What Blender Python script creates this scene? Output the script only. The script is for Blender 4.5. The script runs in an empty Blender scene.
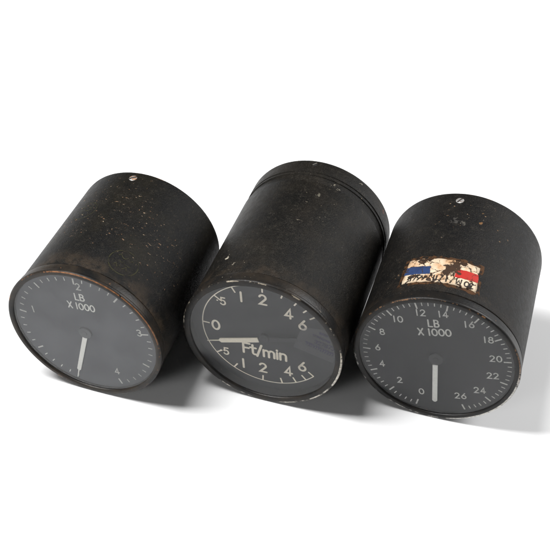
import bpy, math, random
from mathutils import Vector

sc = bpy.context.scene
S = 0.04                      # one case radius in metres
PI = math.pi

# ------------------------------------------------------------------ camera
cam_d = bpy.data.cameras.new('camera')
cam = bpy.data.objects.new('camera', cam_d)
sc.collection.objects.link(cam)
cam.location = (0, 0, (10.4917 + 0.013) * S)
cam.rotation_mode = 'XYZ'
cam.rotation_euler = (PI / 2 - 0.7467, 0, 0)
cam_d.sensor_width = 36
cam_d.lens = 36 * 1084.08 / 550
cam_d.clip_start = 0.01
cam_d.clip_end = 50
sc.camera = cam

# ------------------------------------------------------------------ light
world = bpy.data.worlds.new('World')
sc.world = world
world.use_nodes = True
bg = world.node_tree.nodes['Background']
bg.inputs['Color'].default_value = (0.95, 0.97, 1.0, 1)
bg.inputs['Strength'].default_value = 0.03


def softbox(name, loc, target, size, power, color=(1, 1, 1)):
    d = bpy.data.lights.new(name, 'AREA')
    d.shape = 'RECTANGLE'
    d.size, d.size_y = size
    d.energy = power
    d.color = color
    o = bpy.data.objects.new(name, d)
    sc.collection.objects.link(o)
    o.location = loc
    v = Vector(target) - Vector(loc)
    o.rotation_euler = v.to_track_quat('-Z', 'Y').to_euler()
    return o


softbox('key_softbox', (-0.50, 0.40, 1.06), (0, 0.37, 0.02), (0.25, 0.60), 20.0)
softbox('left_fill', (-0.74, -0.30, 0.36), (0, 0.37, 0.02), (0.30, 0.30), 2.8)  # added fill from front left, brightens the pointers and dial marks
softbox('right_fill', (0.90, 0.74, 0.70), (0.05, 0.37, 0.0), (0.60, 0.55), 12.5)  # added fill from the right, lightens the shadow beside the right gauge

sc.view_settings.view_transform = 'Standard'
sc.view_settings.look = 'None'
sc.view_settings.exposure = 0
sc.view_settings.gamma = 1
try:
    sc.cycles.max_bounces = 10
    sc.cycles.transparent_max_bounces = 12
    sc.cycles.sample_clamp_indirect = 4
except Exception:
    pass


# ------------------------------------------------------------------ node helpers
class NT:
    def __init__(self, name):
        self.m = bpy.data.materials.new(name)
        self.m.use_nodes = True
        self.t = self.m.node_tree
        self.t.nodes.clear()
        self.out = self.t.nodes.new('ShaderNodeOutputMaterial')

    def n(self, typ, **kw):
        nd = self.t.nodes.new(typ)
        for k, v in kw.items():
            setattr(nd, k, v)
        return nd

    def put(self, nd, key, v):
        s = nd.inputs[key]
        if isinstance(v, bpy.types.NodeSocket):
            self.t.links.new(v, s)
        else:
            if isinstance(v, tuple) and len(v) == 3 and s.type == 'RGBA':
                v = (*v, 1)
            s.default_value = v

    def math(self, op, a, b=0.0, c=None, clamp=False):
        nd = self.n('ShaderNodeMath', operation=op)
        nd.use_clamp = clamp
        self.put(nd, 0, a)
        self.put(nd, 1, b)
        if c is not None:
            self.put(nd, 2, c)
        return nd.outputs[0]

    def coords(self, scale=(1, 1, 1), loc=(0, 0, 0)):
        """object coordinates in case radii"""
        tc = self.n('ShaderNodeTexCoord')
        mp = self.n('ShaderNodeMapping')
        self.put(mp, 'Vector', tc.outputs['Object'])
        mp.inputs['Scale'].default_value = tuple(s / S for s in scale)
        mp.inputs['Location'].default_value = loc
        return mp.outputs[0]

    def noise(self, vec, scale, detail=4, rough=0.55, dist=0.0):
        nd = self.n('ShaderNodeTexNoise')
        self.put(nd, 'Vector', vec)
        nd.inputs['Scale'].default_value = scale
        nd.inputs['Detail'].default_value = detail
        nd.inputs['Roughness'].default_value = rough
        nd.inputs['Distortion'].default_value = dist
        return nd.outputs['Fac']

    def voro(self, vec, scale, feature='F1', rnd=1.0):
        nd = self.n('ShaderNodeTexVoronoi', feature=feature)
        self.put(nd, 'Vector', vec)
        nd.inputs['Scale'].default_value = scale
        nd.inputs['Randomness'].default_value = rnd
        return nd

    def ramp(self, fac, a, b, lo=0.0, hi=1.0):
        nd = self.n('ShaderNodeMapRange')
        nd.interpolation_type = 'SMOOTHSTEP'
        self.put(nd, 'Value', fac)
        nd.inputs['From Min'].default_value = a
        nd.inputs['From Max'].default_value = b
        nd.inputs['To Min'].default_value = lo
        nd.inputs['To Max'].default_value = hi
        return nd.outputs[0]

    def mix(self, fac, a, b):
        nd = self.n('ShaderNodeMix', data_type='RGBA')
        self.put(nd, 0, fac)
        self.put(nd, 6, a)
        self.put(nd, 7, b)
        return nd.outputs[2]

    def bump(self, h, strength, dist):
        nd = self.n('ShaderNodeBump')
        nd.inputs['Strength'].default_value = strength
        nd.inputs['Distance'].default_value = dist
        self.put(nd, 'Height', h)
        return nd.outputs[0]

    def near(self, vec, p, r0, r1):
        """1 near point p (case radii), falling to 0 between r0 and r1"""
        nd = self.n('ShaderNodeVectorMath', operation='DISTANCE')
        self.put(nd, 0, vec)
        nd.inputs[1].default_value = p
        return self.ramp(nd.outputs['Value'], r0, r1, 1, 0)

    def principled(self, **kw):
        nd = self.n('ShaderNodeBsdfPrincipled')
        for k, v in kw.items():
            self.put(nd, k.replace('_', ' '), v)
        return nd

    def done(self, sh):
        self.t.links.new(sh, self.out.inputs['Surface'])
        return self.m


def on_case(t, phi, r=1.0, R=1.0):
    """case coordinates: t back from the face, phi degrees from the top, in radii (local frame)"""
    a = math.radians(phi)
    return Vector((math.sin(a) * r, t, math.cos(a) * r))


# ------------------------------------------------------------------ materials
def mat_white_table():
    k = NT('white_sheet')
    v = k.coords()
    n = k.noise(v, 0.6, 3)
    col = k.mix(n, (0.86, 0.86, 0.86), (0.89, 0.89, 0.89))
    return k.done(k.principled(Base_Color=col, Roughness=0.6, Specular_IOR_Level=0.2).outputs[0])


def mat_case(name, chipcol, chipcol2, focus, base=(0.0035, 0.0035, 0.0036), warm=(0.008, 0.0068, 0.0052),
             amount=0.5, rim_brown=0.5, length=2.0, seed=0.0, rough=0.42, scuff=0.5, spots=()):
    """worn black paint on metal, chipped in small flakes; focus: points (t, phi, r) where chips crowd"""
    k = NT(name)
    v = k.coords(loc=(seed, 0, 0))
    v0 = k.coords()
    big = k.noise(v, 1.6, 5, 0.6)
    mid = k.noise(v, 14, 6, 0.7)
    fine = k.noise(v, 60, 4, 0.7)
    grain = k.noise(v, 170, 2, 0.6)
    col = k.mix(k.ramp(big, 0.38, 0.68), base, warm)
    # dull dusty mottling
    col = k.mix(k.math('MULTIPLY', k.ramp(mid, 0.50, 0.72), k.ramp(fine, 0.44, 0.56, 0, 0.9)), col, (0.029, 0.025, 0.019))
    # fine speckle
    col = k.mix(k.ramp(grain, 0.58, 0.70, 0, 0.75 * scuff), col, (0.075, 0.066, 0.052))
    # crowding mask
    mask = None
    for (t, phi, r) in focus:
        m = k.near(v0, tuple(on_case(t, phi)), r * 0.25, r)
        mask = m if mask is None else k.math('MAXIMUM', mask, m)
    # flakes: voronoi cells, only some of them carry a chip
    wv = k.n('ShaderNodeVectorMath', operation='ADD')
    nz = k.n('ShaderNodeTexNoise')
    k.put(nz, 'Vector', v)
    nz.inputs['Scale'].default_value = 22
    nz.inputs['Detail'].default_value = 3
    sc_ = k.n('ShaderNodeVectorMath', operation='SCALE')
    k.put(sc_, 0, nz.outputs['Color'])
    sc_.inputs['Scale'].default_value = 0.03
    k.put(wv, 0, v)
    k.put(wv, 1, sc_.outputs[0])

    def flakes(scale, thr, push, stretch):
        mp = k.n('ShaderNodeMapping')
        k.put(mp, 'Vector', wv.outputs[0])
        mp.inputs['Scale'].default_value = stretch
        w = k.noise(mp.outputs[0], scale, 3, 0.62)
        return k.ramp(k.math('MULTIPLY_ADD', mask, push, w), thr, thr + 0.012)
    f1 = flakes(13, 0.760, 0.150 * amount, (0.8, 1.5, 1.1))
    f2 = flakes(28, 0.735, 0.150 * amount, (0.75, 1.4, 1.0))
    fl = k.math('MAXIMUM', f1, f2)
    tone = k.ramp(k.noise(v, 12, 2), 0.38, 0.66)
    cc = k.mix(k.ramp(k.noise(v, 30, 2), 0.38, 0.62), chipcol, chipcol2)
    cc = k.mix(k.math('MULTIPLY', tone, 0.7), cc, (0.045, 0.034, 0.025))
    col = k.mix(fl, col, cc)
    # single scuffs where the photo shows them
    for (t, phi, r, c) in spots:
        d = k.near(v0, tuple(on_case(t, phi)), 0.0, r)
        g = k.ramp(k.math('MULTIPLY_ADD', k.math('SUBTRACT', k.noise(v, 26, 4, 0.65), 0.5), 2.6, d), 0.78, 0.86)
        col = k.mix(k.math('MULTIPLY', g, 0.85), col, c)
    # brown handling wear just behind the bezel and at the very back edge
    sepv = k.n('ShaderNodeSeparateXYZ')
    k.put(sepv, 0, v0)
    y = sepv.outputs[1]
    front = k.math('MULTIPLY', k.ramp(y, 0.10, 0.50, 1, 0), k.ramp(k.noise(v, 5, 6, 0.7), 0.38, 0.66))
    col = k.mix(k.math('MULTIPLY', front, rim_brown), col, (0.070, 0.048, 0.030))
    edge = k.math('MULTIPLY', k.ramp(y, length - 0.035, length - 0.012), k.ramp(k.noise(v, 7, 4), 0.56, 0.64))
    col = k.mix(k.math('MULTIPLY', edge, 0.8), col, chipcol)
    # fine pale scratches
    mp = k.n('ShaderNodeMapping')
    k.put(mp, 'Vector', wv.outputs[0])
    mp.inputs['Scale'].default_value = (5.0, 1.2, 3.0)
    mp.inputs['Rotation'].default_value = (0.3, 0.2, 0.6)
    scr = k.noise(mp.outputs[0], 5.5, 2, 0.5, 0.6)
    line = k.math('MULTIPLY', k.ramp(k.math('ABSOLUTE', k.math('SUBTRACT', scr, 0.5)), 0.0, 0.006, 1, 0),
                  k.ramp(k.noise(v, 4, 3), 0.50, 0.66, 0, 0.8 * scuff))
    col = k.mix(line, col, (0.10, 0.09, 0.075))
    rgh = k.math('ADD', k.ramp(mid, 0.3, 0.7, rough - 0.03, rough + 0.08), k.math('MULTIPLY', fl, 0.05))
    h = k.math('ADD', k.math('MULTIPLY', fine, 0.6), k.math('MULTIPLY', k.noise(v, 24, 3), 0.25))
    h = k.math('SUBTRACT', h, k.math('MULTIPLY', fl, 0.5))
    b = k.bump(h, 0.6, 0.0008)
    return k.done(k.principled(Base_Color=col, Roughness=rgh, Normal=b, Specular_IOR_Level=0.15).outputs[0])


def mat_bezel(name, metal, metal_top, rim_r, amount, base=(0.006, 0.006, 0.006), brown=0.4, seed=0.0, arc=None):
    """black bezel rubbed to bare metal along its front corner"""
    k = NT(name)
    v0 = k.coords()
    v = k.coords(loc=(seed, 3, 0))
    sp = k.n('ShaderNodeSeparateXYZ')
    k.put(sp, 0, v0)
    x, y, z = sp.outputs[0], sp.outputs[1], sp.outputs[2]
    r = k.math('SQRT', k.math('ADD', k.math('MULTIPLY', x, x), k.math('MULTIPLY', z, z)))
    low = k.ramp(z, -0.15, 0.30, 1, 0)
    rs = k.math('MULTIPLY_ADD', low, 0.013, r)
    fr = k.math('MULTIPLY', k.ramp(rs, rim_r - 0.019, rim_r - 0.013), k.ramp(y, 0.008, 0.014, 1, 0))
    nn = k.noise(v, 5.0, 5, 0.65)
    nn2 = k.noise(v, 26, 4, 0.65)
    w = k.math('ADD', k.math('MULTIPLY', nn, 0.65), k.math('MULTIPLY', nn2, 0.35))
    if arc:
        d = k.near(v0, arc[0], arc[1], arc[2])
        w = k.math('ADD', w, k.math('MULTIPLY', d, arc[3]))
    chip = k.math('MULTIPLY', fr, k.ramp(w, 0.60 - 0.2 * amount, 0.64 - 0.2 * amount))
    big = k.noise(v, 3, 5, 0.6)
    col = k.mix(k.math('MULTIPLY', k.ramp(big, 0.35, 0.7), brown), base, (0.034, 0.025, 0.017))
    col = k.mix(k.ramp(k.noise(v, 150, 2), 0.62, 0.74, 0, 0.4), col, (0.06, 0.052, 0.042))
    stray = k.ramp(k.noise(v, 34, 3, 0.6), 0.70, 0.73)
    col = k.mix(k.math('MULTIPLY', stray, 0.7), col, metal_top)
    mcol = k.mix(low, metal_top, metal)
    tone = k.mix(k.ramp(nn2, 0.4, 0.6), mcol, k.mix(0.55, mcol, (0.02, 0.015, 0.012)))
    col = k.mix(chip, col, tone)
    b = k.bump(k.math('ADD', k.noise(v, 50, 4), k.math('MULTIPLY', chip, -0.5)), 0.25, 0.0005)
    return k.done(k.principled(Base_Color=col, Roughness=0.42, Normal=b,
                               Metallic=k.math('MULTIPLY', chip, 0.25), Specular_IOR_Level=0.25).outputs[0])


def mat_dial(name, col, seed=0.0):
    k = NT(name)
    v = k.coords(loc=(seed, 0, 0))
    n = k.noise(v, 2.2, 5, 0.6)
    c = k.mix(k.ramp(n, 0.3, 0.7), tuple(x * 0.82 for x in col), tuple(x * 1.16 for x in col))
    c = k.mix(k.ramp(k.noise(v, 60, 2), 0.74, 0.80, 0, 0.4), c, tuple(min(1, x * 2.2) for x in col))
    sp = k.voro(v, 7)
    s = k.n('ShaderNodeSeparateColor')
    k.put(s, 0, sp.outputs['Color'])
    dot = k.math('MULTIPLY', k.math('LESS_THAN', sp.outputs['Distance'], 0.09), k.math('GREATER_THAN', s.outputs[0], 0.86))
    c = k.mix(k.math('MULTIPLY', dot, 0.7), c, (0.012, 0.012, 0.013))
    return k.done(k.principled(Base_Color=c, Roughness=0.75, Specular_IOR_Level=0.2).outputs[0])


def mat_paint(name, col, rough=0.6, var=0.18, scale=30):
    k = NT(name)
    v = k.coords()
    n = k.noise(v, scale, 4, 0.6)
    c = k.mix(k.ramp(n, 0.3, 0.7), tuple(x * (1 - var) for x in col), tuple(min(1, x * (1 + var * 0.5)) for x in col))
    return k.done(k.principled(Base_Color=c, Roughness=rough, Specular_IOR_Level=0.3).outputs[0])


def mat_glass(name, dust, refl=1.0, seed=0.0):
    """flat cover glass: clear with mirror reflection by Fresnel, and a film of dust"""
    k = NT(name)
    v = k.coords(loc=(seed, 0, 0))
    tr = k.n('ShaderNodeBsdfTransparent')
    tr.inputs['Color'].default_value = (0.95, 0.955, 0.96, 1)
    gl = k.n('ShaderNodeBsdfGlossy')
    gl.inputs['Roughness'].default_value = 0.06
    gl.inputs['Color'].default_value = (1, 1, 1, 1)
    fr = k.n('ShaderNodeFresnel')
    fr.inputs['IOR'].default_value = 1.5
    f = k.math('MULTIPLY', fr.outputs[0], refl, clamp=True)
    m1 = k.n('ShaderNodeMixShader')
    k.put(m1, 0, f)
    k.put(m1, 1, tr.outputs[0])
    k.put(m1, 2, gl.outputs[0])
    df = k.n('ShaderNodeBsdfDiffuse')
    df.inputs['Color'].default_value = (0.62, 0.63, 0.65, 1)
    film = k.math('MULTIPLY', k.ramp(k.noise(v, 3.2, 6, 0.65, 0.6), 0.30, 0.72, 0.5, 1.3), dust)
    lint = k.ramp(k.noise(v, 45, 2), 0.755, 0.79, 0, 0.22)
    film = k.math('ADD', film, lint, clamp=True)
    m2 = k.n('ShaderNodeMixShader')
    k.put(m2, 0, film)
    k.put(m2, 1, m1.outputs[0])
    k.put(m2, 2, df.outputs[0])
    return k.done(m2.outputs[0])


def mat_metal(name, col, rust, amount=0.4):
    k = NT(name)
    v = k.coords()
    n = k.noise(v, 26, 4, 0.6)
    m = k.ramp(n, 0.60 - 0.2 * amount, 0.72 - 0.2 * amount)
    c = k.mix(m, col, rust)
    b = k.bump(k.noise(v, 60, 3), 0.4, 0.0004)
    return k.done(k.principled(Base_Color=c, Metallic=k.math('MULTIPLY_ADD', m, -0.6, 0.7), Roughness=0.42, Normal=b).outputs[0])


def mat_label(name, col, edge, seed=0.0, flake=0.5, holes=()):
    """brittle paper, cracked and flaked away to brown"""
    k = NT(name)
    v = k.coords(loc=(seed, 0, 0))
    wz = k.n('ShaderNodeTexNoise')
    k.put(wz, 'Vector', v)
    wz.inputs['Scale'].default_value = 9
    wz.inputs['Detail'].default_value = 4
    s_ = k.n('ShaderNodeVectorMath', operation='SCALE')
    k.put(s_, 0, wz.outputs['Color'])
    s_.inputs['Scale'].default_value = 0.16
    a_ = k.n('ShaderNodeVectorMath', operation='ADD')
    k.put(a_, 0, v)
    k.put(a_, 1, s_.outputs[0])
    cr = k.voro(a_.outputs[0], 6.5, 'DISTANCE_TO_EDGE').outputs['Distance']
    width = k.ramp(k.noise(v, 4, 3), 0.36, 0.66, -0.004, 0.075 if flake > 0 else 0.03)
    crack = k.math('LESS_THAN', cr, width)
    blot = k.ramp(k.noise(a_.outputs[0], 7.5, 6, 0.66), 0.66 - 0.10 * flake, 0.70 - 0.10 * flake)
    dark = k.math('MAXIMUM', crack, blot)
    for (t, phi, r) in holes:
        d = k.near(k.coords(), tuple(on_case(t, phi)), 0.0, r)
        hole = k.ramp(k.math('ADD', d, k.math('MULTIPLY', k.math('SUBTRACT', k.noise(a_.outputs[0], 14, 5, 0.68), 0.5), 2.6)), 0.42, 0.46)
        dark = k.math('MAXIMUM', dark, hole)
    tint = k.ramp(k.noise(v, 5.5, 5, 0.6), 0.40, 0.72)
    c = k.mix(k.math('MULTIPLY', tint, 0.65), col, edge)
    halo = k.ramp(k.noise(a_.outputs[0], 7.5, 6, 0.66), 0.56 - 0.10 * flake, 0.68 - 0.10 * flake)
    c = k.mix(k.math('MULTIPLY', halo, 0.6), c, edge)
    br = k.mix(k.noise(v, 22, 4), (0.012, 0.010, 0.008), (0.060, 0.028, 0.012))
    c = k.mix(dark, c, br)
    b = k.bump(k.math('SUBTRACT', 1.0, dark), 0.5, 0.0004)
    return k.done(k.principled(Base_Color=c, Roughness=0.62, Normal=b, Specular_IOR_Level=0.25).outputs[0])


def mat_broken(name, col, thr, soft, scale, opac=1.0, seed=0.0, rough=0.7):
    """a mark worn away in patches (transparent where it is gone)"""
    k = NT(name)
    v = k.coords(loc=(seed, 0, 0))
    n = k.noise(v, scale, 5, 0.65)
    a = k.ramp(n, thr - soft, thr + soft, 0, opac)
    pr = k.principled(Base_Color=k.mix(k.noise(v, 20, 3), col, tuple(c * 0.5 for c in col)), Roughness=rough, Specular_IOR_Level=0.2)
    tr = k.n('ShaderNodeBsdfTransparent')
    mx = k.n('ShaderNodeMixShader')
    k.put(mx, 0, a)
    k.put(mx, 1, tr.outputs[0])
    k.put(mx, 2, pr.outputs[0])
    return k.done(mx.outputs[0])


# ------------------------------------------------------------------ mesh helpers
class MB:
    """collects faces in case radii (local frame: x right, y back, z up from the case centre line)"""

    def __init__(self):
        self.v, self.f, self.sm = [], [], []

    def face(self, idx, smooth=False):
        self.f.append(tuple(idx))
        self.sm.append(smooth)

    def lathe(self, prof, n=160, close_back=False, close_front=False, smooth=True, cz=0.0, cx=0.0):
        base = len(self.v)
        for (y, r) in prof:
            for i in range(n):
                a = 2 * PI * i / n
                self.v.append((cx + r * math.cos(a), y, cz + r * math.sin(a)))
        for j in range(len(prof) - 1):
            for i in range(n):
                i2 = (i + 1) % n
                self.face((base + j * n + i, base + j * n + i2, base + (j + 1) * n + i2, base + (j + 1) * n + i), smooth)
        if close_back:
            self.face([base + (len(prof) - 1) * n + i for i in range(n)])
        if close_front:
            self.face([base + i for i in reversed(range(n))])

    def build(self, name, mat, parent, H, sharp=None):
        me = bpy.data.meshes.new(name)
        me.from_pydata([(x * S, y * S, z * S) for (x, y, z) in self.v], [], self.f)
        for p, s in zip(me.polygons, self.sm):
            p.use_smooth = s
        if sharp:
            me.set_sharp_from_angle(angle=math.radians(sharp))
        me.materials.append(mat)
        o = bpy.data.objects.new(name, me)
        sc.collection.objects.link(o)
        o.parent = parent
        if H is not None:
            o.location = (0, 0, H * S)      # part origin on the case centre line, at the face
        me.update()
        return o


def arc(cx, cy, rx, ry, a0, a1, n=14):
    return [(cx + rx * math.cos(math.radians(a0 + (a1 - a0) * i / n)), cy + ry * math.sin(math.radians(a0 + (a1 - a0) * i / n))) for i in range(n + 1)]


# engraver's stroke letters: advance width and polylines, cap height 1
GLYPH = {
    '0': (0.70, [arc(0.31, 0.5, 0.30, 0.49, 90, 450, 26)]),
    '1': (0.36, [[(0.13, 0.0), (0.13, 1.0)]]),
    '2': (0.62, [arc(0.28, 0.72, 0.26, 0.27, 165, -35, 14) + [(0.02, 0.0), (0.57, 0.0)]]),
    '3': (0.62, [arc(0.26, 0.75, 0.24, 0.24, 150, -90, 14), arc(0.26, 0.26, 0.27, 0.26, 90, -150, 14)]),
    '4': (0.66, [[(0.60, 0.27), (0.02, 0.27), (0.42, 1.0), (0.42, 0.0)]]),
    '5': (0.60, [[(0.50, 1.0), (0.12, 1.0), (0.08, 0.55)] + arc(0.26, 0.32, 0.27, 0.31, 132, -150, 16)]),
    '6': (0.64, [[(0.46, 1.0), (0.13, 0.52)] + arc(0.30, 0.30, 0.27, 0.29, 140, -220, 24)]),
    '7': (0.60, [[(0.03, 1.0), (0.54, 1.0), (0.20, 0.0)]]),
    '8': (0.64, [arc(0.29, 0.75, 0.22, 0.23, 0, 360, 20), arc(0.29, 0.27, 0.28, 0.26, 0, 360, 22)]),
    '9': (0.64, [[(0.14, 0.0), (0.47, 0.48)] + arc(0.30, 0.70, 0.27, 0.29, -40, 320, 24)]),
    'L': (0.56, [[(0.04, 1.0), (0.04, 0.0), (0.48, 0.0)]]),
    'B': (0.66, [[(0.05, 0.0), (0.05, 1.0), (0.30, 1.0)] + arc(0.30, 0.765, 0.20, 0.235, 90, -90, 10) + [(0.05, 0.53)],
                 [(0.05, 0.53), (0.32, 0.53)] + arc(0.32, 0.265, 0.24, 0.265, 90, -90, 12) + [(0.05, 0.0)]]),
    'X': (0.74, [[(0.02, 0.0), (0.58, 1.0)], [(0.02, 1.0), (0.58, 0.0)]]),
    'F': (0.60, [[(0.05, 0.0), (0.05, 1.0), (0.55, 1.0)], [(0.05, 0.53), (0.46, 0.53)]]),
    't': (0.50, [[(0.18, 0.95), (0.18, 0.2)] + arc(0.33, 0.17, 0.15, 0.17, 180, 300, 8), [(0.0, 0.66), (0.42, 0.66)]]),
    '/': (0.48, [[(0.0, -0.12), (0.38, 1.08)]]),
    'm': (1.02, [[(0.05, 0.0), (0.05, 0.68)], [(0.05, 0.42)] + arc(0.25, 0.44, 0.20, 0.23, 170, 0, 10) + [(0.45, 0.0)],
                 [(0.45, 0.42)] + arc(0.66, 0.44, 0.20, 0.23, 170, 0, 10) + [(0.86, 0.0)]]),
    'i': (0.26, [[(0.07, 0.0), (0.07, 0.66)], [(0.07, 0.86), (0.07, 0.92)]]),
    'n': (0.62, [[(0.05, 0.0), (0.05, 0.68)], [(0.05, 0.42)] + arc(0.27, 0.44, 0.22, 0.23, 170, 0, 10) + [(0.49, 0.0)]]),
    'M': (0.84, [[(0.04, 0.0), (0.10, 1.0), (0.37, 0.25), (0.64, 1.0), (0.70, 0.0)]]),
    'R': (0.66, [[(0.05, 0.0), (0.05, 1.0), (0.30, 1.0)] + arc(0.30, 0.76, 0.22, 0.24, 90, -90, 10) + [(0.05, 0.52)], [(0.30, 0.52), (0.56, 0.0)]]),
    '.': (0.24, [[(0.06, 0.02), (0.08, 0.02)]]),
    ' ': (0.22, []),
    ':': (0.42, [[(0.06, 0.5), (0.09, 0.5)]]),
}


def text_width(s, h):
    return sum(GLYPH[c][0] for c in s) * h - (0.08 * h)


class Ink:
    """flat strokes on a sheet; place maps (u, w, lift) to a local point"""

    def __init__(self, place):
        self.mb = MB()
        self.place = place
        self.k = 0

    def stroke(self, pts, w, cap=True, w_end=None):
        pts = [Vector(p) for p in pts]
        q = [pts[0]]
        for p in pts[1:]:
            if (p - q[-1]).length > 1e-5:
                q.append(p)
        pts = q
        closed = len(pts) > 3 and (pts[0] - pts[-1]).length < w * 0.2
        if closed:
            pts[-1] = pts[0]
        lift = 0.0004 * (self.k % 7)
        self.k += 1
        L, Rr = [], []
        n = len(pts)
        for i, p in enumerate(pts):
            hw = w / 2 if w_end is None else (w + (w_end - w) * i / (n - 1)) / 2
            if closed:
                a, b = pts[i - 1] if i > 0 else pts[n - 2], pts[i + 1] if i < n - 1 else pts[1]
            else:
                a, b = pts[max(i - 1, 0)], pts[min(i + 1, n - 1)]
            d0 = (p - a) if (p - a).length > 1e-7 else (b - p)
            d1 = (b - p) if (b - p).length > 1e-7 else (p - a)
            d0 = d0.normalized()
            d1 = d1.normalized()
            nn = Vector((-(d0.y + d1.y), d0.x + d1.x))
            if nn.length < 1e-6:
                nn = Vector((-d0.y, d0.x))
            nn.normalize()
            c = max(0.45, nn.dot(Vector((-d0.y, d0.x))))
            L.append(p + nn * hw / c)
            Rr.append(p - nn * hw / c)
        base = len(self.mb.v)
        for a, b in zip(L, Rr):
            self.mb.v.append(self.place(a.x, a.y, lift))
            self.mb.v.append(self.place(b.x, b.y, lift))
        for i in range(n - 1):
            o = base + 2 * i
            self.mb.face((o, o + 1, o + 3, o + 2))
        if cap and not closed:
            for i, j, s in ((0, 1, -1), (n - 1, n - 2, 1)):
                hw = w / 2 if (w_end is None or i == 0) else w_end / 2
                d = (pts[i] - pts[j]).normalized()
                nr = Vector((-d.y, d.x))
                ring = []
                for q in range(7):
                    a = PI * q / 6
                    pp = pts[i] + nr * hw * math.cos(a) + d * hw * math.sin(a)
                    ring.append(len(self.mb.v))
                    self.mb.v.append(self.place(pp.x, pp.y, lift))
                self.mb.face(ring)

    def text(self, s, cx, cy, h, w, rot=0.0, condense=1.0, track=0.0):
        W = (text_width(s, h) + track * (len(s) - 1)) * condense
        c, sn = math.cos(rot), math.sin(rot)
        x = -W / 2
        for ch in s:
            adv, strokes = GLYPH[ch]
            for st in strokes:
                pp = []
                for (px, py) in st:
                    a, b = x + px * h * condense, (py - 0.5) * h
                    pp.append((cx + a * c - b * sn, cy + a * sn + b * c))
                self.stroke(pp, w)
            x += (adv * h + track) * condense

    def disc(self, cx, cy, r, n=40):
        lift = 0.0004 * (self.k % 7)
        self.k += 1
        ids = []
        for i in range(n):
            a = 2 * PI * i / n
            ids.append(len(self.mb.v))
            self.mb.v.append(self.place(cx + r * math.cos(a), cy + r * math.sin(a), lift))
        self.mb.face(ids)


def on_dial(depth, cx=0.0, cz=0.0):
    return lambda u, w, lift: (u + cx, depth - 0.004 - lift, w + cz)


def wrap(R, off):
    """u = degrees round the case from the top, w = distance back from the face (radii)"""
    def f(u, w, lift):
        a = math.radians(u)
        r = R + off + lift
        return (math.sin(a) * r, w, math.cos(a) * r)
    return f


def wrap_lin(R, off):
    """u = arc length round the case (radii)"""
    g = wrap(R, off)
    return lambda u, w, lift: g(math.degrees(u / R), w, lift)


def patch(R, off, corners, nu=24, nv=6, jag=0.0, seed=1, skirt=False):
    """sheet wrapped on the case; corners (t, phi): back-left, back-right, front-right, front-left"""
    rnd = random.Random(seed)
    mb = MB()
    bl, br, fr, fl = corners
    for j in range(nv + 1):
        for i in range(nu + 1):
            a, b = i / nu, j / nv
            t = (bl[0] * (1 - a) + br[0] * a) * (1 - b) + (fl[0] * (1 - a) + fr[0] * a) * b
            p = (bl[1] * (1 - a) + br[1] * a) * (1 - b) + (fl[1] * (1 - a) + fr[1] * a) * b
            if jag and (i in (0, nu) or j in (0, nv)):
                t += rnd.uniform(-jag, jag)
                p += rnd.uniform(-jag, jag) * 50
            an = math.radians(p)
            r = R + off
            mb.v.append((math.sin(an) * r, t, math.cos(an) * r))
    for j in range(nv):
        for i in range(nu):
            o = j * (nu + 1) + i
            mb.face((o, o + 1, o + nu + 2, o + nu + 1), True)
    if skirt:
        rim = [i for i in range(nu)] + [j * (nu + 1) + nu for j in range(nv)] + [nv * (nu + 1) + i for i in range(nu, 0, -1)] + [j * (nu + 1) for j in range(nv, 0, -1)]
        b0 = len(mb.v)
        for q in rim:
            x, y, z = mb.v[q]
            l = math.hypot(x, z)
            mb.v.append((x * (R - 0.002) / l, y, z * (R - 0.002) / l))
        for q in range(len(rim)):
            q2 = (q + 1) % len(rim)
            mb.face((rim[q2], rim[q], b0 + q, b0 + q2))
    return mb


# ------------------------------------------------------------------ setting
def make_floor():
    me = bpy.data.meshes.new('floor')
    a = 3.0
    me.from_pydata([(-a, -a, 0), (a, -a, 0), (a, a + 1, 0), (-a, a + 1, 0)], [], [(0, 1, 2, 3)])
    me.materials.append(mat_white_table())
    o = bpy.data.objects.new('floor', me)
    sc.collection.objects.link(o)
    o['kind'] = 'structure'
    o['label'] = 'plain white studio surface under the three gauges'


make_floor()


# ------------------------------------------------------------------ gauges
def gauge_root(x, y, yaw, label):
    o = bpy.data.objects.new('aircraft_gauge', None)
    sc.collection.objects.link(o)
    o.empty_display_size = 0.01
    o.location = (x * S, y * S, 0)
    o.rotation_euler = (0, 0, -yaw)
    o['label'] = label
    o['category'] = 'gauge'
    o['group'] = 'round black aircraft gauges lying in a row'
    return o


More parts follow.
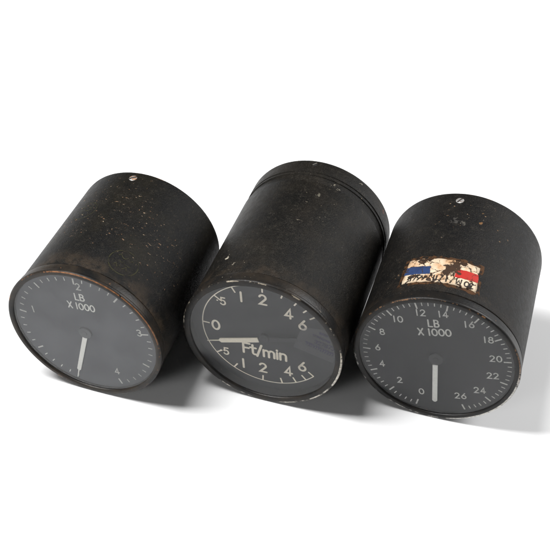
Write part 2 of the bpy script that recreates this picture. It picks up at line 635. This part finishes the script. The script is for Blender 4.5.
def screw(parent, H, R, t, phi, rad, mat, slotmat, slot_rot, proud=0.006):
    """slotted screw head let into the case wall; local z is outward"""
    mb = MB()
    n = 28
    prof = [(0.0, -0.02), (rad, -0.02), (rad, proud * 0.5), (rad * 0.86, proud), (0.0, proud + 0.004)]
    for (r, z) in prof:
        for i in range(n):
            a = 2 * PI * i / n
            mb.v.append((r * math.cos(a), r * math.sin(a), z))
    for j in range(len(prof) - 1):
        for i in range(n):
            i2 = (i + 1) % n
            mb.face((j * n + i, j * n + i2, (j + 1) * n + i2, (j + 1) * n + i), True)
    o = mb.build('screw', mat, parent, None, sharp=40)
    p = on_case(t, phi, R)
    o.location = (p.x * S, p.y * S, p.z * S)      # parented to the case, whose origin is on the centre line
    o.rotation_euler = (0, math.radians(phi), 0)
    sl = MB()
    c, s = math.cos(slot_rot), math.sin(slot_rot)
    hw, hl = rad * 0.17, rad * 0.93
    for z in (proud - 0.004, proud + 0.0065):
        for (a, b) in ((-hl, -hw), (hl, -hw), (hl, hw), (-hl, hw)):
            sl.v.append((a * c - b * s, a * s + b * c, z))
    for f in ((3, 2, 1, 0), (4, 5, 6, 7), (0, 1, 5, 4), (1, 2, 6, 5), (2, 3, 7, 6), (3, 0, 4, 7)):
        sl.face(f)
    sl.build('slot', slotmat, o, None)
    return o


BLACK = mat_paint('hole_shade', (0.012, 0.012, 0.012), 0.5)
SLOT = mat_paint('slot_dark', (0.03, 0.022, 0.018), 0.8)  # dark brown bar set on the screw head as its slot
CREAM = mat_paint('cream_lume', (0.84, 0.77, 0.63), 0.7, 0.06)
WHITE = mat_paint('white_marking', (0.78, 0.77, 0.71), 0.7, 0.10)
GREYW = mat_paint('dull_white_marking', (0.58, 0.57, 0.52), 0.7, 0.18)


def ticks(ink, table, r_out, l_major, l_minor, w_major, w_minor):
    for (ang, major) in table:
        a = math.radians(ang)
        ln = l_major if major else l_minor
        ink.stroke([(r_out * math.cos(a), r_out * math.sin(a)), ((r_out - ln) * math.cos(a), (r_out - ln) * math.sin(a))],
                   w_major if major else w_minor, cap=False)


def body(root, H, mats, R, L, rim_r, rim_in, depth, wall_in, band, back=None, band_r=None):
    """case > bezel > dial > glass shared by the three gauges (radii in case radii units of 1)"""
    case = MB()
    prof = [(band + 0.004, wall_in + 0.01), (band + 0.004, R - 0.012), (band + 0.012, R - 0.002), (band + 0.03, R)]
    if back:
        prof += back
    else:
        prof += [(L * 0.3, R), (L * 0.6, R), (L - 0.05, R), (L - 0.022, R - 0.004), (L - 0.006, R - 0.016), (L, R - 0.035)]
    case.lathe(prof, close_back=True)
    case_o = case.build('case', mats['case'], root, H, sharp=38)
    bz = MB()
    br = band_r or rim_r - 0.008
    pr = [(depth + 0.012, wall_in - 0.004), (0.040, wall_in), (0.036, rim_in - 0.002), (0.014, rim_in), (0.004, rim_in + 0.006), (0.0, rim_in + 0.016),
          (0.0, rim_r - 0.022), (0.003, rim_r - 0.012), (0.010, rim_r - 0.004), (0.020, rim_r), (0.045, rim_r), (0.054, rim_r - 0.004),
          (0.058, br), (band - 0.016, br), (band - 0.006, br - 0.004), (band, br - 0.014), (band, wall_in + 0.012)]
    bz.lathe(pr)
    bz.build('bezel', mats['bezel'], root, H, sharp=38)
    di = MB()
    di.lathe([(depth, wall_in - 0.003), (depth, 0.5), (depth, 0.001)], smooth=False)
    di_o = di.build('dial', mats['dial'], root, H)
    gl = MB()
    g = 0.022
    gl.lathe([(g, rim_in + 0.003), (g, 0.5), (g, 0.001)], smooth=False)
    gl.build('glass', mats['glass'], root, H)
    return case_o, di_o


# --- left gauge: 0 to 4, grey dial -----------------------------------------
H1 = 1.0173
g1 = gauge_root(-2.3273, 9.1679, 0.3276, 'gauge with pale grey dial numbered up to 4 and copper worn rim')
m1 = dict(
    case=mat_case('case_paint_flecked', (0.27, 0.14, 0.07), (0.30, 0.23, 0.16), [(1.30, -10, 0.95), (1.10, 14, 0.8), (0.85, 38, 0.8), (1.0, -32, 0.7)],
                  amount=0.47, rim_brown=0.55, length=2.04, seed=0.0, warm=(0.0085, 0.0074, 0.0052)),
    bezel=mat_bezel('bezel_paint_coppery', (0.20, 0.10, 0.055), (0.28, 0.13, 0.06), 1.0173, 0.25, brown=0.8, seed=1.3, arc=((0.45, 0.0, 0.85), 0.5, 1.35, 0.15)),
    dial=mat_dial('dial_grey', (0.088, 0.090, 0.097), 0.4),
    glass=mat_glass('cover_glass_dusty', 0.035, 0.92, 0.2))
c1, d1 = body(g1, H1, m1, 1.0, 2.0406, 1.0173, 0.948, 0.06, 0.942, 0.155)
screw(c1, H1, 1.0, 1.895, -5.7, 0.052, mat_metal('screw_bright', (0.48, 0.47, 0.45), (0.30, 0.15, 0.07), 0.6), SLOT, 0.6)
A1 = [-103.5, -145.0, -187.5, -227.8, -266.5, -304.5, -344.3, -382.5, -422.3]
tab = []
for i in range(8):
    for j in range(5):
        if i == 0 and j == 0:
            tab.append((A1[0], False))
            continue
        tab.append((A1[i] + (A1[i + 1] - A1[i]) * j / 5, j == 0))
tab.append((A1[8], True))
ink = Ink(on_dial(0.06))
ticks(ink, tab, 0.885, 0.092, 0.052, 0.020, 0.013)
ink.mb.build('scale_marks', GREYW, d1, 0)
ink = Ink(on_dial(0.06))
for s, p in (('1', (-0.683, 0.185)), ('2', (-0.003, 0.765)), ('3', (0.732, 0.232)), ('4', (0.358, -0.572))):
    ink = Ink(on_dial(0.06))
    ink.text(s, p[0], p[1], 0.098, 0.015, math.radians(7))
    ink.mb.build('numeral', GREYW, d1, 0)
ink = Ink(on_dial(0.06))
ink.text('LB', -0.005, 0.592, 0.10, 0.017, math.radians(4), 1, 0.010)
ink.text('X 1000', 0.0, 0.442, 0.10, 0.017, math.radians(4), 0.92, 0.010)
ink.mb.build('unit_lettering', WHITE, d1, 0)


def pointer(root, H, depth, a, b, w0, w1, mat, tip=None, tipw=0.016, hub=None, hubmat=None, tail=None):
    """flat needle from a to b, with a fine tip beyond and a hub disc at the centre"""
    mb = MB()
    a, b = Vector(a), Vector(b)
    d = (b - a).normalized()
    n = Vector((-d.y, d.x))
    pts = [a + n * w0 / 2, b - d * w1 * 0.35 + n * w1 / 2, b + n * tipw / 2]
    if tip:
        t = Vector(tip)
        pts += [t + n * tipw * 0.4, t - n * tipw * 0.4]
    pts += [b - n * tipw / 2, b - d * w1 * 0.35 - n * w1 / 2, a - n * w0 / 2]
    m = len(pts)
    for y in (depth, depth + 0.010):
        for p in pts:
            mb.v.append((p.x, y, p.y))
    mb.face(range(m))
    mb.face([m + i for i in reversed(range(m))])
    for i in range(m):
        j = (i + 1) % m
        mb.face((i, m + i, m + j, j))
    o = mb.build('pointer', mat, root, H)
    if hub:
        hb = MB()
        hb.lathe([(depth + 0.03, hub), (depth + 0.002, hub), (depth - 0.004, hub - 0.006), (depth - 0.004, 0.03), (depth - 0.008, 0.026), (depth - 0.008, 0.001)], n=48)
        hb.build('hub', hubmat, o, 0, sharp=35)
    if tail:
        tb = MB()
        q0, q1, tw = Vector(tail[0]), Vector(tail[1]), tail[2]
        dd = (q1 - q0).normalized()
        nn = Vector((-dd.y, dd.x))
        for y in (depth + 0.001, depth + 0.009):
            for p in (q0 + nn * tw / 2, q1 + nn * tw / 2, q1 - nn * tw / 2, q0 - nn * tw / 2):
                tb.v.append((p.x, y, p.y))
        for f in ((0, 1, 2, 3), (7, 6, 5, 4), (0, 4, 5, 1), (1, 5, 6, 2), (2, 6, 7, 3), (3, 7, 4, 0)):
            tb.face(f)
        tb.build('tail', hubmat, o, 0)
    return o


HUB1 = mat_paint('hub_grey', (0.122, 0.124, 0.126), 0.6, 0.1)
HUB3 = mat_paint('hub_dark', (0.030, 0.030, 0.031), 0.6, 0.1)
LUME = mat_paint('white_lume', (0.86, 0.85, 0.79), 0.7, 0.04)
LUME3 = mat_paint('pale_lume', (0.78, 0.77, 0.72), 0.7, 0.06)
pointer(g1, H1, 0.040, (-0.010, -0.075), (-0.180, -0.725), 0.062, 0.052, LUME, tip=(-0.211, -0.86), hub=0.088, hubmat=HUB1)


def stamp(case, t, phi, rad, mat, seed):
    """faint round inspection stamp: ring with a broken inner squiggle"""
    u0 = math.radians(phi)
    ink = Ink(wrap_lin(1.0, 0.0035))
    ink.stroke([(u0 + rad * math.cos(a * PI / 20), t + rad * math.sin(a * PI / 20)) for a in range(41)], 0.012)
    rnd = random.Random(seed)
    for q in range(3):
        yy = t + (q - 1) * rad * 0.42
        pts = []
        for i in range(9):
            pts.append((u0 - rad * 0.55 + rad * 1.1 * i / 8, yy + rnd.uniform(-0.03, 0.03)))
        ink.stroke(pts, 0.010)
    return ink.mb.build('ink_stamp', mat, case, 0)


STAMP = mat_broken('olive_ink', (0.070, 0.066, 0.028), 0.48, 0.10, 12, 0.55, 0.7)
stamp(c1, 1.215, -27, 0.165, STAMP, 3)
stamp(c1, 0.47, 24.5, 0.185, STAMP, 8)

# --- middle gauge: vertical speed, Ft/min ----------------------------------
H2 = 1.0143
g2 = gauge_root(-0.168, 9.0169, 0.3187, 'longest gauge with dial marked Ft/min, lying between the two other gauges')
m2 = dict(
    case=mat_case('case_paint_scuffed', (0.26, 0.23, 0.17), (0.16, 0.13, 0.09), [(1.9, 15, 0.5), (0.45, -30, 0.5), (1.4, 8, 0.5), (2.1, 40, 0.4)],
                  amount=0.28, rim_brown=0.35, length=2.482, seed=5.0, base=(0.0038, 0.0037, 0.0035), warm=(0.0100, 0.0083, 0.0063), rough=0.44, scuff=1.0, spots=((2.377, 63.7, 0.10, (0.11, 0.028, 0.014)), (2.10, 15.5, 0.09, (0.26, 0.23, 0.18)), (2.06, 21, 0.08, (0.26, 0.23, 0.18)), (1.80, 9, 0.09, (0.12, 0.11, 0.085)), (0.517, -37.1, 0.075, (0.42, 0.38, 0.30)), (0.36, -28, 0.06, (0.22, 0.19, 0.15)), (2.40, 35, 0.05, (0.3, 0.27, 0.22)), (1.45, 20, 0.06, (0.15, 0.13, 0.10)))),
    bezel=mat_bezel('bezel_paint_chipped', (0.66, 0.62, 0.54), (0.46, 0.40, 0.31), 1.0143, 0.34, brown=0.55, seed=2.1, arc=((0.85, 0.0, -0.45), 0.2, 0.8, 0.10)),
    dial=mat_dial('dial_charcoal', (0.032, 0.0325, 0.034), 2.4),
    glass=mat_glass('cover_glass_hazed', 0.018, 0.88, 4.2))
R2 = 0.9932
back2 = [(1.0, R2), (2.02, R2), (2.028, R2 - 0.004), (2.034, R2 - 0.018), (2.16, R2 - 0.018), (2.166, R2 - 0.006), (2.20, R2 - 0.006), (2.206, R2 - 0.014),
         (2.222, R2 - 0.014), (2.228, R2 - 0.003), (2.44, R2 - 0.003), (2.465, R2 - 0.010), (2.478, R2 - 0.022), (2.482, R2 - 0.04)]
c2, d2 = body(g2, H2, m2, R2, 2.482, 1.0143, 0.925, 0.16, 0.945, 0.175, back=back2)
screw(c2, H2, R2 - 0.003, 2.385, -3.7, 0.036, BLACK, mat_metal('screw_bit', (0.30, 0.28, 0.24), (0.05, 0.04, 0.03), 0.3), 0.9, proud=0.002)  # black head stands for a dark screw hole, its shade put into colour
ang2 = {0: 180, 0.5: 142.5, 1: 121, 2: 92.5, 3: 74, 4: 60, 5: 49, 6: 39.5}
tab = [(180, True)]
for kq, a in ang2.items():
    if kq:
        tab += [(a, True), (-a, True)]
ink = Ink(on_dial(0.16))
ticks(ink, tab, 0.812, 0.092, 0.05, 0.020, 0.012)
ink.stroke([(0.812 * math.cos(math.radians(a)), 0.812 * math.sin(math.radians(a))) for a in [39.5 + (360 - 79) * i / 120 for i in range(121)]], 0.013)
ink.mb.build('scale_marks', CREAM, d2, 0)
ink = Ink(on_dial(0.16))
for s, p in (('0', (-0.640, -0.012)), (':5', (-0.560, 0.424)), ('1', (-0.298, 0.570)), ('2', (-0.030, 0.602)), ('4', (0.294, 0.470)), ('6', (0.466, 0.334)),
             (':5', (-0.545, -0.443)), ('1', (-0.291, -0.585)), ('2', (-0.034, -0.580)), ('4', (0.300, -0.530)), ('6', (0.474, -0.387))):
    small = '5' in s
    ink = Ink(on_dial(0.16))
    ink.text(s, p[0], p[1], 0.115 if small else 0.150, 0.021 if small else 0.028, math.radians(3))
    ink.mb.build('numeral', CREAM, d2, 0)
ink = Ink(on_dial(0.16))
ink.text('Ft/min', -0.010, -0.283, 0.168, 0.031, math.radians(2.5), 1.0)
ink.mb.build('unit_lettering', CREAM, d2, 0)
pointer(g2, H2, 0.105, (-0.075, -0.050), (-0.590, -0.220), 0.074, 0.070, CREAM, tip=(-0.745, -0.272), tipw=0.014, hub=0.062, hubmat=HUB3, tail=((0, -0.02), (0.42, 0.11), 0.06))

# faint calibration sticker behind the glass
STK = mat_broken('sticker_tissue', (0.16, 0.155, 0.165), 0.20, 0.30, 3, 0.36, 1.1)
STKI = mat_broken('sticker_ink', (0.020, 0.014, 0.055), 0.36, 0.12, 24, 0.95, 2.2)
stk = MB()
gy = 0.030
P = [(0.398, 0.068), (0.500, 0.440), (0.780, 0.470), (0.850, 0.335), (0.895, 0.190), (0.912, 0.050), (0.893, -0.054)]
for (u, w) in P:
    stk.v.append((u, gy, w))
stk.face(range(len(P)))
stk_o = stk.build('sticker', STK, g2, H2)
stk_o['label'] = 'faint translucent sticker with purple print behind the glass'
ink = Ink(lambda u, w, l: (u, gy - 0.002 - l, w))
rnd = random.Random(4)
for (x0, y0, x1, y1, h, n) in ((0.71, 0.405, 0.815, 0.380, 0.030, 6), (0.635, 0.350, 0.845, 0.285, 0.030, 11), (0.545, 0.188, 0.895, 0.088, 0.072, 12)):
    for i in range(n):
        a = (i + 0.5) / n
        cx, cy = x0 + (x1 - x0) * a, y0 + (y1 - y0) * a
        w = (x1 - x0) / n * 0.36
        ink.stroke([(cx - w, cy + h * 0.3), (cx + w * rnd.uniform(0.2, 1), cy + h * 0.42), (cx + w * 0.8, cy - h * 0.1), (cx - w * rnd.uniform(0.2, 1), cy - h * 0.42)], 0.014)
ink.text('327873', 0.780, 0.218, 0.060, 0.013, math.radians(-13), 1.0, 0.006)
ink.mb.build('print_lines', STKI, stk_o, 0)

# --- right gauge: 0 to 26, tricolour label ---------------------------------
H3 = 1.005
g3 = gauge_root(1.9017, 8.7478, 0.3017, 'gauge with torn red and blue label on its case and dial numbered to 26')
m3 = dict(
    case=mat_case('case_paint_black', (0.30, 0.17, 0.08), (0.24, 0.20, 0.15), [(1.55, -4, 0.55), (0.55, -42, 0.55), (1.5, 20, 0.5)],
                  amount=0.30, rim_brown=0.15, length=2.029, seed=9.0, base=(0.0032, 0.0032, 0.0034), warm=(0.0075, 0.0066, 0.0058), rough=0.45, scuff=0.7, spots=((1.45, -8, 0.16, (0.05, 0.047, 0.042)), (1.42, -2, 0.10, (0.07, 0.065, 0.055)), (1.50, 10, 0.05, (0.18, 0.09, 0.035)), (1.70, 10, 0.05, (0.12, 0.07, 0.03)))),
    bezel=mat_bezel('bezel_paint_rubbed', (0.56, 0.54, 0.50), (0.26, 0.14, 0.07), 1.005, 0.38, brown=0.25, seed=7.7, arc=((0.8, 0.0, -0.5), 0.3, 1.2, 0.16)),
    dial=mat_dial('dial_black', (0.014, 0.0143, 0.0155), 6.4),
    glass=mat_glass('cover_glass_clean', 0.010, 0.86, 8.2))
c3, d3 = body(g3, H3, m3, 0.9993, 2.029, 1.005, 0.932, 0.06, 0.932, 0.150, band_r=1.0)
screw(c3, H3, 0.9993, 1.854, -8.6, 0.051, mat_metal('screw_steel', (0.52, 0.51, 0.49), (0.16, 0.12, 0.10), 0.4), SLOT, 1.0)
tab = []
for i in range(13):
    for j in range(5):
        tab.append((-100.4 - 24.63 * (i + j / 5), j == 0))
tab.append((-100.4 - 24.63 * 13, True))
ink = Ink(on_dial(0.06))
ticks(ink, tab, 0.893, 0.092, 0.050, 0.019, 0.012)
ink.mb.build('scale_marks', GREYW, d3, 0)
ink = Ink(on_dial(0.06))
for s, p in (('0', (-0.118, -0.632)), ('2', (-0.403, -0.515)), ('4', (-0.639, -0.293)), ('6', (-0.713, -0.03)), ('8', (-0.677, 0.249)), ('10', (-0.505, 0.513)),
             ('12', (-0.256, 0.693)), ('14', (0.004, 0.742)), ('16', (0.313, 0.668)), ('18', (0.559, 0.491)), ('20', (0.683, 0.212)), ('22', (0.685, -0.081)),
             ('24', (0.570, -0.379)), ('26', (0.356, -0.553))):
    ink = Ink(on_dial(0.06))
    ink.text(s, p[0], p[1], 0.092, 0.0155, math.radians(12), 1.0, 0.022)
    ink.mb.build('numeral', GREYW, d3, 0)
ink = Ink(on_dial(0.06))
ink.text('LB', -0.090, 0.565, 0.104, 0.019, math.radians(12), 0.95, 0.016)
ink.text('X 1000', -0.063, 0.428, 0.104, 0.019, math.radians(13), 0.95, 0.012)
ink.mb.build('unit_lettering', GREYW, d3, 0)
pointer(g3, H3, 0.040, (0.002, -0.10), (0.062, -0.745), 0.062, 0.062, LUME3, tipw=0.022, hub=0.092, hubmat=HUB3)

# torn label on the case top: rust stain, cream paper, blue and red blocks, upside-down lettering
R3 = 0.9993
RUSTM = mat_broken('rust_stain', (0.095, 0.043, 0.017), 0.48, 0.08, 11, 0.92, 3.1, 0.75)
rs = patch(R3, 0.0016, [(0.755, -35), (0.765, 19.5), (0.255, 21), (0.245, -35.5)], jag=0.016)
rs.build('rust_stain', RUSTM, c3, 0)
PAPER = mat_label('label_paper', (0.60, 0.49, 0.355), (0.42, 0.20, 0.07), 0.0, 0.5, ((0.55, -1.5, 0.15), (0.62, 2.0, 0.12), (0.50, -3.5, 0.12), (0.67, -22, 0.09), (0.69, 6, 0.09), (0.40, -25, 0.07), (0.33, -14, 0.06)))
BLUE = mat_label('label_blue', (0.018, 0.040, 0.115), (0.010, 0.018, 0.05), 3.0, -0.1)
RED = mat_label('label_red', (0.40, 0.018, 0.013), (0.34, 0.02, 0.012), 5.0, -0.4, ((0.55, 2.0, 0.09), (0.50, 5.0, 0.05)))
lab = patch(R3, 0.0085, [(0.70, -31.5), (0.715, 17), (0.298, 18.2), (0.292, -32.5)], jag=0.008, seed=5, skirt=True).build('paper_label', PAPER, g3, H3)
lab['label'] = 'cracked cream label with blue and red blocks'
patch(R3, 0.0103, [(0.572, -32), (0.566, -14.8), (0.425, -14.5), (0.435, -32.4)], 12, 3, 0.005, 2).build('blue_block', BLUE, lab, 0)
patch(R3, 0.0103, [(0.572, 2.2), (0.585, 17.2), (0.452, 17.9), (0.425, 2.0)], 12, 3, 0.004, 3).build('red_block', RED, lab, 0)
ink = Ink(wrap_lin(R3, 0.0112))
LINK = mat_broken('label_ink', (0.030, 0.026, 0.022), 0.40, 0.06, 14, 0.95, 4.0)
for s, ph in (('.30', 13.2), ('M', 5.6), ('/', 1.2), ('1', -2.5), ('/', -6.0), ('11', -10.0), ('/', -14.2), ('66', -19.0), ('/', -23.4), ('R', -27.6)):
    ink.text(s, math.radians(ph), 0.362, 0.084, 0.016, PI, 1.05)
ink.mb.build('lettering', LINK, lab, 0)
